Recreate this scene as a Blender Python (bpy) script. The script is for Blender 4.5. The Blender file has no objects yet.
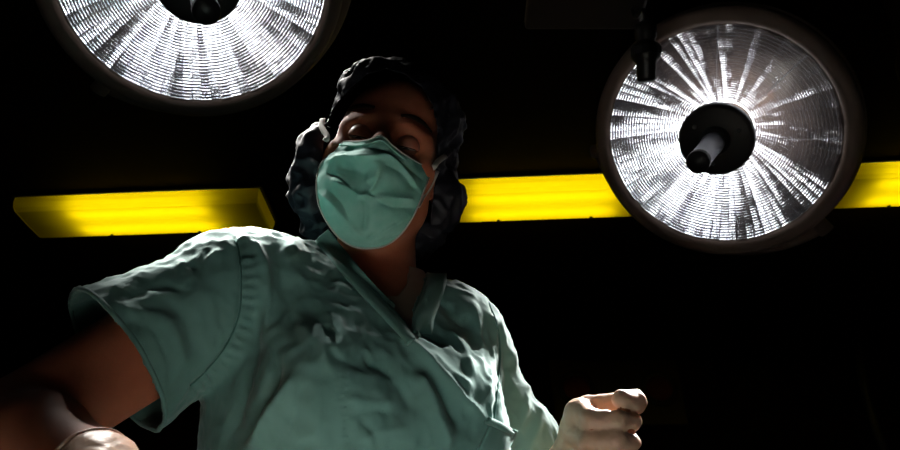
import bpy, bmesh, math, random
import numpy as np
from mathutils import Vector, Matrix, noise
from mathutils.bvhtree import BVHTree

# ------------------------------------------------------------------ camera, world, exposure
sc = bpy.context.scene
COL = sc.collection
PITCH = math.radians(35.0)
FPX = 706.0
CAM = np.array([0.0, 0.0, 1.05])
cR = np.array([1.0, 0.0, 0.0])
cU = np.array([0.0, -math.sin(PITCH), math.cos(PITCH)])
cF = np.array([0.0, math.cos(PITCH), math.sin(PITCH)])

cam_d = bpy.data.cameras.new('camera')
cam_d.sensor_width = 36.0
cam_d.lens = 36.0 * FPX / 900.0
cam_d.clip_start = 0.02
cam = bpy.data.objects.new('camera', cam_d)
cam.location = CAM
cam.rotation_euler = (math.radians(90) + PITCH, 0, 0)
COL.objects.link(cam)
sc.camera = cam
cam_d.dof.use_dof = True
cam_d.dof.focus_distance = 0.85
cam_d.dof.aperture_fstop = 16.0

sc.view_settings.view_transform = 'Standard'
sc.view_settings.look = 'None'
sc.view_settings.exposure = 0.0
sc.view_settings.gamma = 1.0
sc.view_settings.use_curve_mapping = False
sc.cycles.use_denoising = True
sc.cycles.sample_clamp_indirect = 4.0
sc.cycles.max_bounces = 8

world = bpy.data.worlds.new('world')
sc.world = world
world.use_nodes = True
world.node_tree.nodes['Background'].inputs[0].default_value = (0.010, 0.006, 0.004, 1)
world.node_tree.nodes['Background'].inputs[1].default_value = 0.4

def P(px, py, d):
    """the point seen d metres deep at a place of the frame"""
    return CAM + d * cF + (px - 450.0) / FPX * d * cR + (225.0 - py) / FPX * d * cU

def unit(v):
    v = np.asarray(v, float)
    return v / np.linalg.norm(v)

# surgical lamp poses: centre of the glass, direction the light goes
LAMPS = []
for (px, py, d, ax, ay, tilt) in ((717.7, 137.4, 1.836, -0.827, -1.031, 17.4), (197.8, -21.0, 1.56, 0.168, -0.626, 14.9)):
    c = P(px, py, d)
    tc = unit(CAM - c)
    side = unit(ax * cR + ay * cU)
    side = unit(side - tc * side.dot(tc))
    a = math.radians(tilt)
    LAMPS.append((c, unit(tc * math.cos(a) + side * math.sin(a))))

def spot(name, loc, target, watts, cone, blend=0.4, color=(1, 0.97, 0.92)):
    l = bpy.data.lights.new(name, 'SPOT')
    l.energy = watts; l.spot_size = math.radians(cone); l.spot_blend = blend
    l.color = color; l.shadow_soft_size = 0.0
    o = bpy.data.objects.new(name, l)
    o.location = loc
    dv = Vector(target) - Vector(loc)
    o.rotation_euler = dv.to_track_quat('-Z', 'Y').to_euler()
    COL.objects.link(o)
    return o

# (lamp, ring radius, cone, watts, target)
BEAM_SETS = [(0, 0.19, 13, 125.0, (-0.08, 0.44, 0.99)),
             (1, 0.19, 20, 24.0, (0.07, 0.42, 1.0)),
             (1, 0.08, 12, 64.0, (-0.05, 0.47, 1.0))]
for li, rg, cone_, w, tg in BEAM_SETS:
    c, n = LAMPS[li]
    e1 = unit(np.cross(n, [0, 0, 1.0])); e2 = np.cross(n, e1)
    for k in range(6):
        a = k * math.pi / 3 + 0.3 + rg
        q = rg if rg > 0.1 else 0.115
        spot('lamp_beam', c + n * 0.035 + q * (math.cos(a) * e1 + math.sin(a) * e2), tg, w, cone_, 0.6)

# ------------------------------------------------------------------ materials
def mat(name, base=(0.5, 0.5, 0.5), rough=0.6, metal=0.0, emit=None, estr=0.0, spec=0.5, sss=0.0, sheen=0.0):
    m = bpy.data.materials.new(name); m.use_nodes = True
    b = m.node_tree.nodes['Principled BSDF']
    b.inputs['Base Color'].default_value = (*base, 1)
    b.inputs['Roughness'].default_value = rough
    b.inputs['Metallic'].default_value = metal
    b.inputs['Specular IOR Level'].default_value = spec
    if emit:
        b.inputs['Emission Color'].default_value = (*emit, 1); b.inputs['Emission Strength'].default_value = estr
    if sss:
        b.inputs['Subsurface Weight'].default_value = sss
        b.inputs['Subsurface Radius'].default_value = (0.02, 0.006, 0.003)
        b.inputs['Subsurface Scale'].default_value = 0.5
    if sheen:
        b.inputs['Sheen Weight'].default_value = sheen
        b.inputs['Sheen Roughness'].default_value = 0.4
    return m

def nodes(m):
    return m.node_tree, m.node_tree.nodes, m.node_tree.links, m.node_tree.nodes['Principled BSDF']

def noise_color(m, c1, c2, scale, detail=3.0, bump=0.0, bscale=None, lo=0.35, hi=0.65, dist=0.02):
    nt, N, L, b = nodes(m)
    tc = N.new('ShaderNodeTexCoord')
    n = N.new('ShaderNodeTexNoise'); n.inputs['Scale'].default_value = scale; n.inputs['Detail'].default_value = detail
    L.new(tc.outputs['Object'], n.inputs['Vector'])
    r = N.new('ShaderNodeValToRGB')
    r.color_ramp.elements[0].position = lo; r.color_ramp.elements[0].color = (*c1, 1)
    r.color_ramp.elements[1].position = hi; r.color_ramp.elements[1].color = (*c2, 1)
    L.new(n.outputs['Fac'], r.inputs['Fac']); L.new(r.outputs['Color'], b.inputs['Base Color'])
    if bump:
        n2 = N.new('ShaderNodeTexNoise'); n2.inputs['Scale'].default_value = bscale or scale * 4; n2.inputs['Detail'].default_value = 4
        L.new(tc.outputs['Object'], n2.inputs['Vector'])
        bp = N.new('ShaderNodeBump'); bp.inputs['Strength'].default_value = bump; bp.inputs['Distance'].default_value = dist
        L.new(n2.outputs['Fac'], bp.inputs['Height']); L.new(bp.outputs['Normal'], b.inputs['Normal'])
    return m

M = {}
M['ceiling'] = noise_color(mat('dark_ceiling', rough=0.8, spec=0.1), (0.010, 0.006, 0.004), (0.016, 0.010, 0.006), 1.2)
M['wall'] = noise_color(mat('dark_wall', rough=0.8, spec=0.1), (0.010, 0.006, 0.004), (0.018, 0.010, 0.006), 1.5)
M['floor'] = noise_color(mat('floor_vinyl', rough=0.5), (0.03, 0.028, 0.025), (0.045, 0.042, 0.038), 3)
M['dark'] = mat('black_plastic', (0.008, 0.007, 0.007), 0.45)
M['housing'] = noise_color(mat('lamp_housing', rough=0.5, spec=0.3), (0.20, 0.145, 0.12), (0.24, 0.17, 0.14), 6)
M['hub'] = mat('hub_cover', (0.02, 0.017, 0.016), 0.5)
M['steel'] = mat('brushed_steel', (0.45, 0.45, 0.47), 0.35, 1.0)
M['arm'] = mat('arm_paint', (0.035, 0.024, 0.016), 0.5)
M['scrub'] = noise_color(mat('teal_cotton', rough=0.85, spec=0.15, sheen=0.25), (0.108, 0.232, 0.212), (0.128, 0.262, 0.240), 14, bump=0.35, bscale=900, dist=0.0006)
M['scrub_band'] = noise_color(mat('teal_cotton_band', rough=0.85, spec=0.15, sheen=0.25), (0.095, 0.215, 0.19), (0.115, 0.245, 0.215), 20, bump=0.35, bscale=900, dist=0.0006)
M['thread'] = mat('seam_thread', (0.05, 0.13, 0.115), 0.9, spec=0.1)
M['mask'] = noise_color(mat('mask_fabric', rough=0.75, spec=0.25, sss=0.0), (0.22, 0.54, 0.45), (0.28, 0.59, 0.51), 60, bump=0.2, bscale=1500, dist=0.0003)
M['mask_white'] = mat('mask_edge_white', (0.55, 0.53, 0.48), 0.8)
M['skin'] = noise_color(mat('skin', rough=0.6, spec=0.2, sss=0.15), (0.38, 0.125, 0.065), (0.44, 0.15, 0.08), 30, bump=0.15, bscale=400, dist=0.0008)
M['lid'] = mat('eyelid_skin', (0.36, 0.14, 0.085), 0.4, sss=0.1)
M['hair'] = noise_color(mat('brow_hair', rough=0.95, spec=0.05), (0.015, 0.008, 0.005), (0.03, 0.016, 0.01), 300)
M['under'] = mat('undershirt_cotton', (0.34, 0.25, 0.20), 0.9, spec=0.1)
M['glove'] = noise_color(mat('latex_glove', rough=0.45, spec=0.4, sss=0.1), (0.60, 0.38, 0.27), (0.68, 0.45, 0.32), 35, bump=0.5, bscale=120, dist=0.0015)
M['drape'] = mat('pale_drape', (0.80, 0.81, 0.77), 0.9, spec=0.1)
M['rubber'] = mat('shoe_rubber', (0.03, 0.03, 0.035), 0.6)
M['red'] = mat('dull_red', (0.16, 0.012, 0.008), 0.5)
M['blue'] = mat('blue_hose', (0.012, 0.016, 0.07), 0.5)
M['cap_white'] = mat('screw_steel', (0.3, 0.3, 0.3), 0.3, 1.0)

# cap: near black cotton with a small pale print
mc = mat('printed_cap', (0.008, 0.008, 0.014), 0.6, spec=0.3)
nt, N, L, b = nodes(mc)
tc = N.new('ShaderNodeTexCoord'); v = N.new('ShaderNodeTexVoronoi'); v.inputs['Scale'].default_value = 70
v.inputs['Randomness'].default_value = 1.0
L.new(tc.outputs['Object'], v.inputs['Vector'])
r = N.new('ShaderNodeValToRGB')
r.color_ramp.elements[0].position = 0.10; r.color_ramp.elements[0].color = (0.04, 0.036, 0.042, 1)
r.color_ramp.elements[1].position = 0.22; r.color_ramp.elements[1].color = (0.004, 0.004, 0.008, 1)
L.new(v.outputs['Distance'], r.inputs['Fac']); L.new(r.outputs['Color'], b.inputs['Base Color'])
M['cap'] = mc

# reflector: mirror facets with fine radial flutes
mr = mat('mirror_reflector', (0.80, 0.84, 0.92), 0.14, 1.0)
nt, N, L, b = nodes(mr)
tc = N.new('ShaderNodeTexCoord'); sep = N.new('ShaderNodeSeparateXYZ'); L.new(tc.outputs['Object'], sep.inputs[0])
at2 = N.new('ShaderNodeMath'); at2.operation = 'ARCTAN2'; L.new(sep.outputs['Y'], at2.inputs[0]); L.new(sep.outputs['X'], at2.inputs[1])
comb = N.new('ShaderNodeCombineXYZ')
sc1 = N.new('ShaderNodeMath'); sc1.operation = 'MULTIPLY'; sc1.inputs[1].default_value = 22.0; L.new(at2.outputs[0], sc1.inputs[0])
ln = N.new('ShaderNodeVectorMath'); ln.operation = 'LENGTH'; L.new(tc.outputs['Object'], ln.inputs[0])
sc2 = N.new('ShaderNodeMath'); sc2.operation = 'MULTIPLY'; sc2.inputs[1].default_value = 9.0; L.new(ln.outputs['Value'], sc2.inputs[0])
L.new(sc1.outputs[0], comb.inputs[0]); L.new(sc2.outputs[0], comb.inputs[1])
nz = N.new('ShaderNodeTexNoise'); nz.inputs['Scale'].default_value = 1.0; nz.inputs['Detail'].default_value = 5; nz.inputs['Roughness'].default_value = 0.75
L.new(comb.outputs[0], nz.inputs['Vector'])
bp = N.new('ShaderNodeBump'); bp.inputs['Strength'].default_value = 0.35; bp.inputs['Distance'].default_value = 0.006
L.new(nz.outputs['Fac'], bp.inputs['Height']); L.new(bp.outputs['Normal'], b.inputs['Normal'])
M['mirror'] = mr

# satin inner diffuser of the lamp (a faint white coat on the mirror)
mg = bpy.data.materials.new('cover_glass'); mg.use_nodes = True
nt = mg.node_tree; nt.nodes.clear()
out = nt.nodes.new('ShaderNodeOutputMaterial'); mx = nt.nodes.new('ShaderNodeMixShader'); tr = nt.nodes.new('ShaderNodeBsdfTransparent'); gl = nt.nodes.new('ShaderNodeBsdfGlossy')
gl.inputs['Roughness'].default_value = 0.05; mx.inputs[0].default_value = 0.05
nt.links.new(tr.outputs[0], mx.inputs[1]); nt.links.new(gl.outputs[0], mx.inputs[2]); nt.links.new(mx.outputs[0], out.inputs[0])
M['glass'] = mg

def translucent(name, c, t):
    m = bpy.data.materials.new(name); m.use_nodes = True
    nt = m.node_tree; nt.nodes.clear()
    out = nt.nodes.new('ShaderNodeOutputMaterial'); mx = nt.nodes.new('ShaderNodeMixShader')
    a = nt.nodes.new('ShaderNodeBsdfTranslucent'); d = nt.nodes.new('ShaderNodeBsdfDiffuse')
    a.inputs[0].default_value = (*c, 1); d.inputs[0].default_value = (*[x * 0.3 for x in c], 1)
    mx.inputs[0].default_value = t
    nt.links.new(d.outputs[0], mx.inputs[1]); nt.links.new(a.outputs[0], mx.inputs[2]); nt.links.new(mx.outputs[0], out.inputs[0])
    return m
M['yellow'] = translucent('yellow_diffuser', (0.95, 0.74, 0.002), 0.95)
M['rings'] = translucent('ribbed_lens', (0.9, 0.92, 1.0), 0.7)
nt = M['rings'].node_tree; o_ = [n for n in nt.nodes if n.type == 'OUTPUT_MATERIAL'][0]; src = o_.inputs[0].links[0].from_socket
mx = nt.nodes.new('ShaderNodeMixShader'); tr = nt.nodes.new('ShaderNodeBsdfTransparent'); mx.inputs[0].default_value = 0.7
nt.links.new(src, mx.inputs[1]); nt.links.new(tr.outputs[0], mx.inputs[2]); nt.links.new(mx.outputs[0], o_.inputs[0])
M['tube'] = mat('fluorescent_tube', (0.8, 0.8, 0.7), 0.5, emit=(1, 0.90, 0.5), estr=5.0)
M['bulb'] = mat('halogen_bulb', (0.9, 0.9, 0.9), 0.5, emit=(1, 0.97, 0.93), estr=11.0)

# ------------------------------------------------------------------ helpers
def setp(o, label=None, cat=None, group=None, kind=None):
    if label: o['label'] = label
    if cat: o['category'] = cat
    if group: o['group'] = group
    if kind: o['kind'] = kind
    return o

def empty(name, loc=(0, 0, 0), rot=None):
    o = bpy.data.objects.new(name, None); o.empty_display_size = 0.05
    o.location = loc
    if rot is not None: o.rotation_euler = rot
    COL.objects.link(o); return o

def mk(name, verts, faces, m, parent=None, world=True, smooth=True, solid=0.0):
    """mesh object; verts in world space when world=True (parents here are only translated)"""
    verts = np.asarray(verts, float)
    off = np.zeros(3)
    if world and parent is not None:
        p = parent
        while p is not None:
            off = off + np.array(p.location); p = p.parent
    elif world:
        off = (verts.min(0) + verts.max(0)) / 2; off[2] = verts[:, 2].min()
    me = bpy.data.meshes.new(name)
    me.from_pydata((verts - off).tolist(), [], [list(map(int, f)) for f in faces])
    me.materials.append(m)
    if smooth: me.polygons.foreach_set('use_smooth', [True] * len(me.polygons))
    me.update()
    o = bpy.data.objects.new(name, me); COL.objects.link(o)
    if parent is not None: o.parent = parent
    elif world: o.location = off
    if solid:
        s = o.modifiers.new('thickness', 'SOLIDIFY'); s.thickness = solid; s.offset = -1
    return o

class MB:
    """collects shapes into one mesh"""
    def __init__(s): s.v = []; s.f = []
    def add(s, v, f):
        n = len(s.v); s.v += [tuple(map(float, p)) for p in v]; s.f += [tuple(i + n for i in q) for q in f]; return s
    def box(s, c, h, R=None):
        R = np.eye(3) if R is None else R
        v = [np.array(c) + R @ (np.array([x, y, z]) * np.array(h)) for x in (-1, 1) for y in (-1, 1) for z in (-1, 1)]
        return s.add(v, [(0, 1, 3, 2), (4, 6, 7, 5), (0, 4, 5, 1), (2, 3, 7, 6), (0, 2, 6, 4), (1, 5, 7, 3)])
    def lathe(s, prof, seg=64, T=None):
        """(r, z) outline turned about z"""
        T = Matrix.Identity(4) if T is None else T
        v = []; f = []
        for r_, z in prof:
            for k in range(seg):
                a = 2 * math.pi * k / seg
                v.append(T @ Vector((r_ * math.cos(a), r_ * math.sin(a), z)))
        for i in range(len(prof) - 1):
            for k in range(seg):
                k2 = (k + 1) % seg
                f.append((i * seg + k, i * seg + k2, (i + 1) * seg + k2, (i + 1) * seg + k))
        return s.add(v, f)
    def tube(s, pts, rad, seg=12, caps=True, flat=1.0, up=None):
        pts = [np.array(p, float) for p in pts]
        rad = rad if hasattr(rad, '__len__') else [rad] * len(pts)
        v = []; f = []; prev = None
        for i, p in enumerate(pts):
            t = unit(pts[min(i + 1, len(pts) - 1)] - pts[max(i - 1, 0)])
            if up is not None:
                e1 = np.cross(t, up[i] if hasattr(up[0], '__len__') else up); 
            elif prev is None:
                e1 = np.cross(t, [0, 0, 1.0])
                if np.linalg.norm(e1) < 0.1: e1 = np.cross(t, [1.0, 0, 0])
            else:
                e1 = prev - t * prev.dot(t)
            e1 = unit(e1); prev = e1; e2 = np.cross(t, e1)
            for k in range(seg):
                a = 2 * math.pi * k / seg
                v.append(p + rad[i] * (math.cos(a) * e1 + flat * math.sin(a) * e2))
        for i in range(len(pts) - 1):
            for k in range(seg):
                k2 = (k + 1) % seg
                f.append((i * seg + k, i * seg + k2, (i + 1) * seg + k2, (i + 1) * seg + k))
        if caps:
            f.append(tuple(range(seg))[::-1]); f.append(tuple((len(pts) - 1) * seg + k for k in range(seg)))
        return s.add(v, f)
    def build(s, name, m, parent=None, world=False, smooth=True):
        return mk(name, s.v, s.f, m, parent, world, smooth)

def bevel(o, w=0.004, seg=2):
    b_ = o.modifiers.new('bevel', 'BEVEL'); b_.width = w; b_.segments = seg; b_.limit_method = 'ANGLE'; return o

# --- smooth implicit modelling on a rectilinear grid
def axis(fine, coarse, lo, hi, spans):
    out = [lo]
    while out[-1] < hi:
        x = out[-1]
        out.append(x + (fine if any(a <= x <= b_ for a, b_ in spans) else coarse))
    return np.array(out, np.float32)

class Field:
    def __init__(s, xs, ys, zs):
        s.ax = [np.asarray(a, np.float32) for a in (xs, ys, zs)]
        s.f = np.full((len(xs), len(ys), len(zs)), 0.5, np.float32)
    def block(s, lo, hi, m):
        sl = []
        for a, l, h in zip(s.ax, lo, hi):
            i0 = max(int(np.searchsorted(a, l - m)) - 1, 0); i1 = min(int(np.searchsorted(a, h + m)) + 1, len(a))
            if i1 <= i0: return None
            sl.append(slice(i0, i1))
        g = np.meshgrid(s.ax[0][sl[0]], s.ax[1][sl[1]], s.ax[2][sl[2]], indexing='ij', copy=False)
        return tuple(sl), g
    def join(s, sl, d, k):
        a = s.f[sl]
        if k > 0:
            h = np.maximum(k - np.abs(a - d), 0) / k
            s.f[sl] = np.minimum(a, d) - h * h * k * 0.25
        else: s.f[sl] = np.minimum(a, d)
    def cut(s, sl, d, k):
        a = s.f[sl]; d = -d
        h = np.maximum(k - np.abs(a - d), 0) / max(k, 1e-6)
        s.f[sl] = np.maximum(a, d) + h * h * k * 0.25
    def cone(s, a, b_, ra, rb, k=0.02, cut=False):
        a = np.array(a, float); b_ = np.array(b_, float); R_ = max(ra, rb)
        q = s.block(np.minimum(a, b_) - R_, np.maximum(a, b_) + R_, k + 0.02)
        if q is None: return
        sl, (X, Y, Z) = q
        ab = b_ - a; L2 = max(ab.dot(ab), 1e-9)
        t = np.clip(((X - a[0]) * ab[0] + (Y - a[1]) * ab[1] + (Z - a[2]) * ab[2]) / L2, 0, 1)
        d = np.sqrt((X - a[0] - t * ab[0]) ** 2 + (Y - a[1] - t * ab[1]) ** 2 + (Z - a[2] - t * ab[2]) ** 2) - (ra + (rb - ra) * t)
        (s.cut if cut else s.join)(sl, d.astype(np.float32), k)
    def chain(s, pts, rad, k=0.02):
        for i in range(len(pts) - 1): s.cone(pts[i], pts[i + 1], rad[i], rad[i + 1], k)
    def ell(s, c, r_, R=None, k=0.02, cut=False):
        c = np.array(c, float); r_ = np.array(r_, float); R = np.eye(3) if R is None else np.array(R, float)
        m = r_.max(); q = s.block(c - m, c + m, k + 0.02)
        if q is None: return
        sl, (X, Y, Z) = q
        X = X - c[0]; Y = Y - c[1]; Z = Z - c[2]
        l = [(X * R[0, j] + Y * R[1, j] + Z * R[2, j]) for j in range(3)]
        k0 = np.sqrt(sum((l[j] / r_[j]) ** 2 for j in range(3))); k1 = np.sqrt(sum((l[j] / r_[j] ** 2) ** 2 for j in range(3)))
        d = k0 * (k0 - 1) / np.maximum(k1, 1e-6)
        (s.cut if cut else s.join)(sl, d.astype(np.float32), k)
    def mesh(s):
        """naive surface nets"""
        f = s.f; xs, ys, zs = s.ax
        neg = f < 0
        nx, ny, nz = f.shape
        cnt = np.zeros((nx - 1, ny - 1, nz - 1), np.uint8)
        for i in (0, 1):
            for j in (0, 1):
                for k in (0, 1):
                    cnt += neg[i:nx - 1 + i, j:ny - 1 + j, k:nz - 1 + k]
        act = (cnt > 0) & (cnt < 8)
        I, J, K = np.nonzero(act)
        idx = np.full(act.shape, -1, np.int32); idx[I, J, K] = np.arange(len(I))
        corner = {}
        for i in (0, 1):
            for j in (0, 1):
                for k in (0, 1): corner[i, j, k] = f[I + i, J + j, K + k]
        acc = np.zeros((len(I), 3)); n = np.zeros(len(I))
        es = []
        for c0 in corner:
            for ax in range(3):
                if c0[ax] == 0:
                    c1 = list(c0); c1[ax] = 1; es.append((c0, tuple(c1), ax))
        for c0, c1, ax in es:
            a = corner[c0]; b_ = corner[c1]; mkk = (a < 0) != (b_ < 0)
            t = np.where(mkk, a / np.where(mkk, a - b_, 1), 0)
            p = [xs[I + c0[0]].astype(float), ys[J + c0[1]].astype(float), zs[K + c0[2]].astype(float)]
            q = [xs[I + c1[0]], ys[J + c1[1]], zs[K + c1[2]]]
            for d in range(3):
                acc[:, d] += np.where(mkk, p[d] + t * (q[d] - p[d]), 0)
            n += mkk
        V = acc / n[:, None]
        F = []
        for ax in range(3):
            o = [(0, 1, 2), (1, 2, 0), (2, 0, 1)][ax]
            s0 = [slice(None)] * 3; s1 = [slice(None)] * 3
            s0[ax] = slice(0, f.shape[ax] - 1); s1[ax] = slice(1, f.shape[ax])
            a = neg[tuple(s0)]; b_ = neg[tuple(s1)]
            C = np.array(np.nonzero(a != b_)).T
            u, w = o[1], o[2]
            C = C[(C[:, u] > 0) & (C[:, w] > 0) & (C[:, u] < f.shape[u] - 1) & (C[:, w] < f.shape[w] - 1)]
            def ci(du, dw):
                q = C.copy(); q[:, u] -= du; q[:, w] -= dw
                return idx[q[:, 0], q[:, 1], q[:, 2]]
            Q = np.stack([ci(1, 1), ci(0, 1), ci(0, 0), ci(1, 0)], 1)
            inside = a[tuple(C.T)]
            Q = np.where(inside[:, None], Q, Q[:, ::-1])
            F.append(Q)
        return V, np.concatenate(F)

def vnormals(V, F):
    a = V[F[:, 2]] - V[F[:, 0]]; b_ = V[F[:, 3]] - V[F[:, 1]]
    n = np.cross(a, b_); N_ = np.zeros_like(V)
    for k in range(4): np.add.at(N_, F[:, k], n)
    return N_ / np.maximum(np.linalg.norm(N_, axis=1, keepdims=True), 1e-12)

def relax(V, F, it=2, lam=0.5):
    E = np.concatenate([F[:, [0, 1]], F[:, [1, 2]], F[:, [2, 3]], F[:, [3, 0]]])
    E = np.concatenate([E, E[:, ::-1]])
    for _ in range(it):
        S_ = np.zeros_like(V); c = np.zeros(len(V))
        np.add.at(S_, E[:, 0], V[E[:, 1]]); np.add.at(c, E[:, 0], 1)
        V = V + lam * (S_ / np.maximum(c, 1)[:, None] - V)
    return V

def trim(V, F, fn):
    """drop what lies where fn > 0 and pull the rim onto fn = 0"""
    g = fn(V)
    keep = (g[F] <= 0).any(axis=1)
    F = F[keep]
    used = np.unique(F); rim = used[g[used] > 0]
    V = V.copy()
    for _ in range(2):
        P0 = V[rim]; g0 = fn(P0); h = 5e-4; gr = np.zeros_like(P0)
        for ax in range(3):
            Q = P0.copy(); Q[:, ax] += h; gr[:, ax] = (fn(Q) - g0) / h
        l2 = (gr ** 2).sum(1); st = np.where(l2 > 1e-4, g0 / np.maximum(l2, 1e-4), 0)
        mv = gr * st[:, None]; ln_ = np.linalg.norm(mv, axis=1, keepdims=True)
        V[rim] = P0 - mv * np.minimum(1, 0.008 / np.maximum(ln_, 1e-9))
    re = np.full(len(V), -1); re[used] = np.arange(len(used))
    return V[used], re[F]

def px_of(V):
    D = V - CAM
    d = D @ cF
    d = np.where(np.abs(d) < 1e-6, 1e-6, d)
    return 450 + FPX * (D @ cR) / d, 225 - FPX * (D @ cU) / d, d

def poly_sd(px, py, poly):
    """signed distance to a polygon, negative inside"""
    poly = np.array(poly, float); n = len(poly)
    best = np.full(px.shape, 1e9); ins = np.zeros(px.shape, bool)
    for i in range(n):
        a = poly[i]; b_ = poly[(i + 1) % n]; ab = b_ - a
        t = np.clip(((px - a[0]) * ab[0] + (py - a[1]) * ab[1]) / ab.dot(ab), 0, 1)
        best = np.minimum(best, np.hypot(px - a[0] - t * ab[0], py - a[1] - t * ab[1]))
        c = ((a[1] > py) != (b_[1] > py)); dy = ab[1] if abs(ab[1]) > 1e-9 else 1e-9
        ins ^= c & (px < ab[0] * (py - a[1]) / dy + a[0])
    return np.where(ins, -best, best)

def line_d(px, py, pts):
    """distance to a polyline and the side of it"""
    best = np.full(px.shape, 1e9); side = np.zeros(px.shape); tt = np.zeros(px.shape)
    tot = 0; pts = np.array(pts, float)
    lens = np.hypot(*(pts[1:] - pts[:-1]).T); L_ = lens.sum()
    for i in range(len(pts) - 1):
        a = pts[i]; ab = pts[i + 1] - a
        t = np.clip(((px - a[0]) * ab[0] + (py - a[1]) * ab[1]) / ab.dot(ab), 0, 1)
        d = np.hypot(px - a[0] - t * ab[0], py - a[1] - t * ab[1])
        s_ = np.sign(ab[0] * (py - a[1]) - ab[1] * (px - a[0]))
        m_ = d < best
        best = np.where(m_, d, best); side = np.where(m_, s_, side); tt = np.where(m_, (tot + t * lens[i]) / L_, tt)
        tot += lens[i]
    return best, side, tt

def smooth_line(pts, n=6):
    """Catmull-Rom through the points"""
    pts = [np.array(p, float) for p in pts]
    q = [2 * pts[0] - pts[1]] + pts + [2 * pts[-1] - pts[-2]]
    out = []
    for i in range(1, len(q) - 2):
        for k in range(n):
            t = k / n
            out.append(0.5 * ((2 * q[i]) + (-q[i - 1] + q[i + 1]) * t + (2 * q[i - 1] - 5 * q[i] + 4 * q[i + 1] - q[i + 2]) * t * t + (-q[i - 1] + 3 * q[i] - 3 * q[i + 1] + q[i + 2]) * t ** 3))
    out.append(pts[-1]); return out

def bvh(V, F):
    return BVHTree.FromPolygons([tuple(p) for p in V], [tuple(map(int, q)) for q in F])

def cast(tree, px, py):
    o = Vector(CAM); d = Vector(P(px, py, 1.0) - CAM).normalized()
    h = tree.ray_cast(o, d)
    return (np.array(h[0]), np.array(h[1])) if h[0] is not None else None

def fnoise(V, scale, seed=0.0, oct=1):
    o = Vector((seed, seed * 1.7, -seed))
    if oct == 1: return np.array([noise.noise(Vector(p) * scale + o) for p in V])
    return np.array([noise.fractal(Vector(p) * scale + o, 0.9, 2.0, oct) for p in V])

# ------------------------------------------------------------------ the room
def slab(name, c, h, m, label=None):
    o = MB().box((0, 0, 0), h).build(name, m, smooth=False); o.location = c
    setp(o, kind='structure'); return o
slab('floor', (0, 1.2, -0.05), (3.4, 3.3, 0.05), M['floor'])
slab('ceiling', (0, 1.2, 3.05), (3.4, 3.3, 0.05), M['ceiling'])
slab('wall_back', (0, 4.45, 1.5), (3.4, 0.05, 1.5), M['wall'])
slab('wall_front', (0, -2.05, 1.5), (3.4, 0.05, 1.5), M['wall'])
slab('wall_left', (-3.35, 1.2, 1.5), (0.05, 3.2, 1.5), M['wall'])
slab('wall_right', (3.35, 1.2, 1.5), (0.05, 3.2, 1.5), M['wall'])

# ------------------------------------------------------------------ yellow strip lights on the ceiling
def strip_light(px, label, yaw=-0.062):
    py = 217 - 0.0385 * (px - 150)
    e = 0.5736 + (225 - py) / FPX * 0.8192
    c = P(px, py, 1.89 / e)
    root = empty('strip_light', (c[0], c[1], 3.0), (0, 0, yaw))
    setp(root, label, 'ceiling light', 'yellow covered strip lights on the ceiling')
    mb = MB().box((0, 0, -0.01), (0.575, 0.14, 0.0095)); bevel(mb.build('mounting_pan', M['arm'], root, smooth=False), 0.004)
    # wraparound cover, a rounded trough
    prof = [(-0.132, -0.020), (-0.131, -0.050), (-0.122, -0.070), (-0.104, -0.082), (0.0, -0.086), (0.104, -0.082), (0.122, -0.070), (0.131, -0.050), (0.132, -0.020)]
    xs = [-0.56, -0.557, -0.545, 0.545, 0.557, 0.56]; sh = [0.80, 0.95, 1, 1, 0.95, 0.80]
    v = []; f = []
    for x, s_ in zip(xs, sh):
        for y, z in prof: v.append((x, y * (0.97 + 0.03 * s_), -0.020 + (z + 0.020) * s_))
    n = len(prof)
    for i in range(len(xs) - 1):
        for j in range(n - 1): f.append((i * n + j, i * n + j + 1, (i + 1) * n + j + 1, (i + 1) * n + j))
    f.append(tuple(range(n))); f.append(tuple((len(xs) - 1) * n + j for j in range(n))[::-1])
    cover = MB().add(v, f).build('yellow_cover', M['yellow'], root, smooth=False)
    for y in (-0.065, 0.055):
        MB().tube([(-0.32, y, -0.034), (0.32, y, -0.034)], 0.013, 12).build('tube', M['tube'], root)
    for x in (-0.2, 0.22):
        MB().lathe([(0.0, -0.094), (0.006, -0.094), (0.0075, -0.088), (0.0075, -0.083)], 16, Matrix.Translation((x, 0.100, 0.006))).build('cover_screw', M['dark'], root)
    return root
strip_light(146, 'yellow-covered strip light on the ceiling to the left of the masked person, whole cover visible')
strip_light(543, 'yellow-covered strip light on the ceiling between the person\'s head and the right surgical lamp')
strip_light(945, 'yellow-covered strip light at the right edge, half hidden behind the right surgical lamp')

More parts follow.
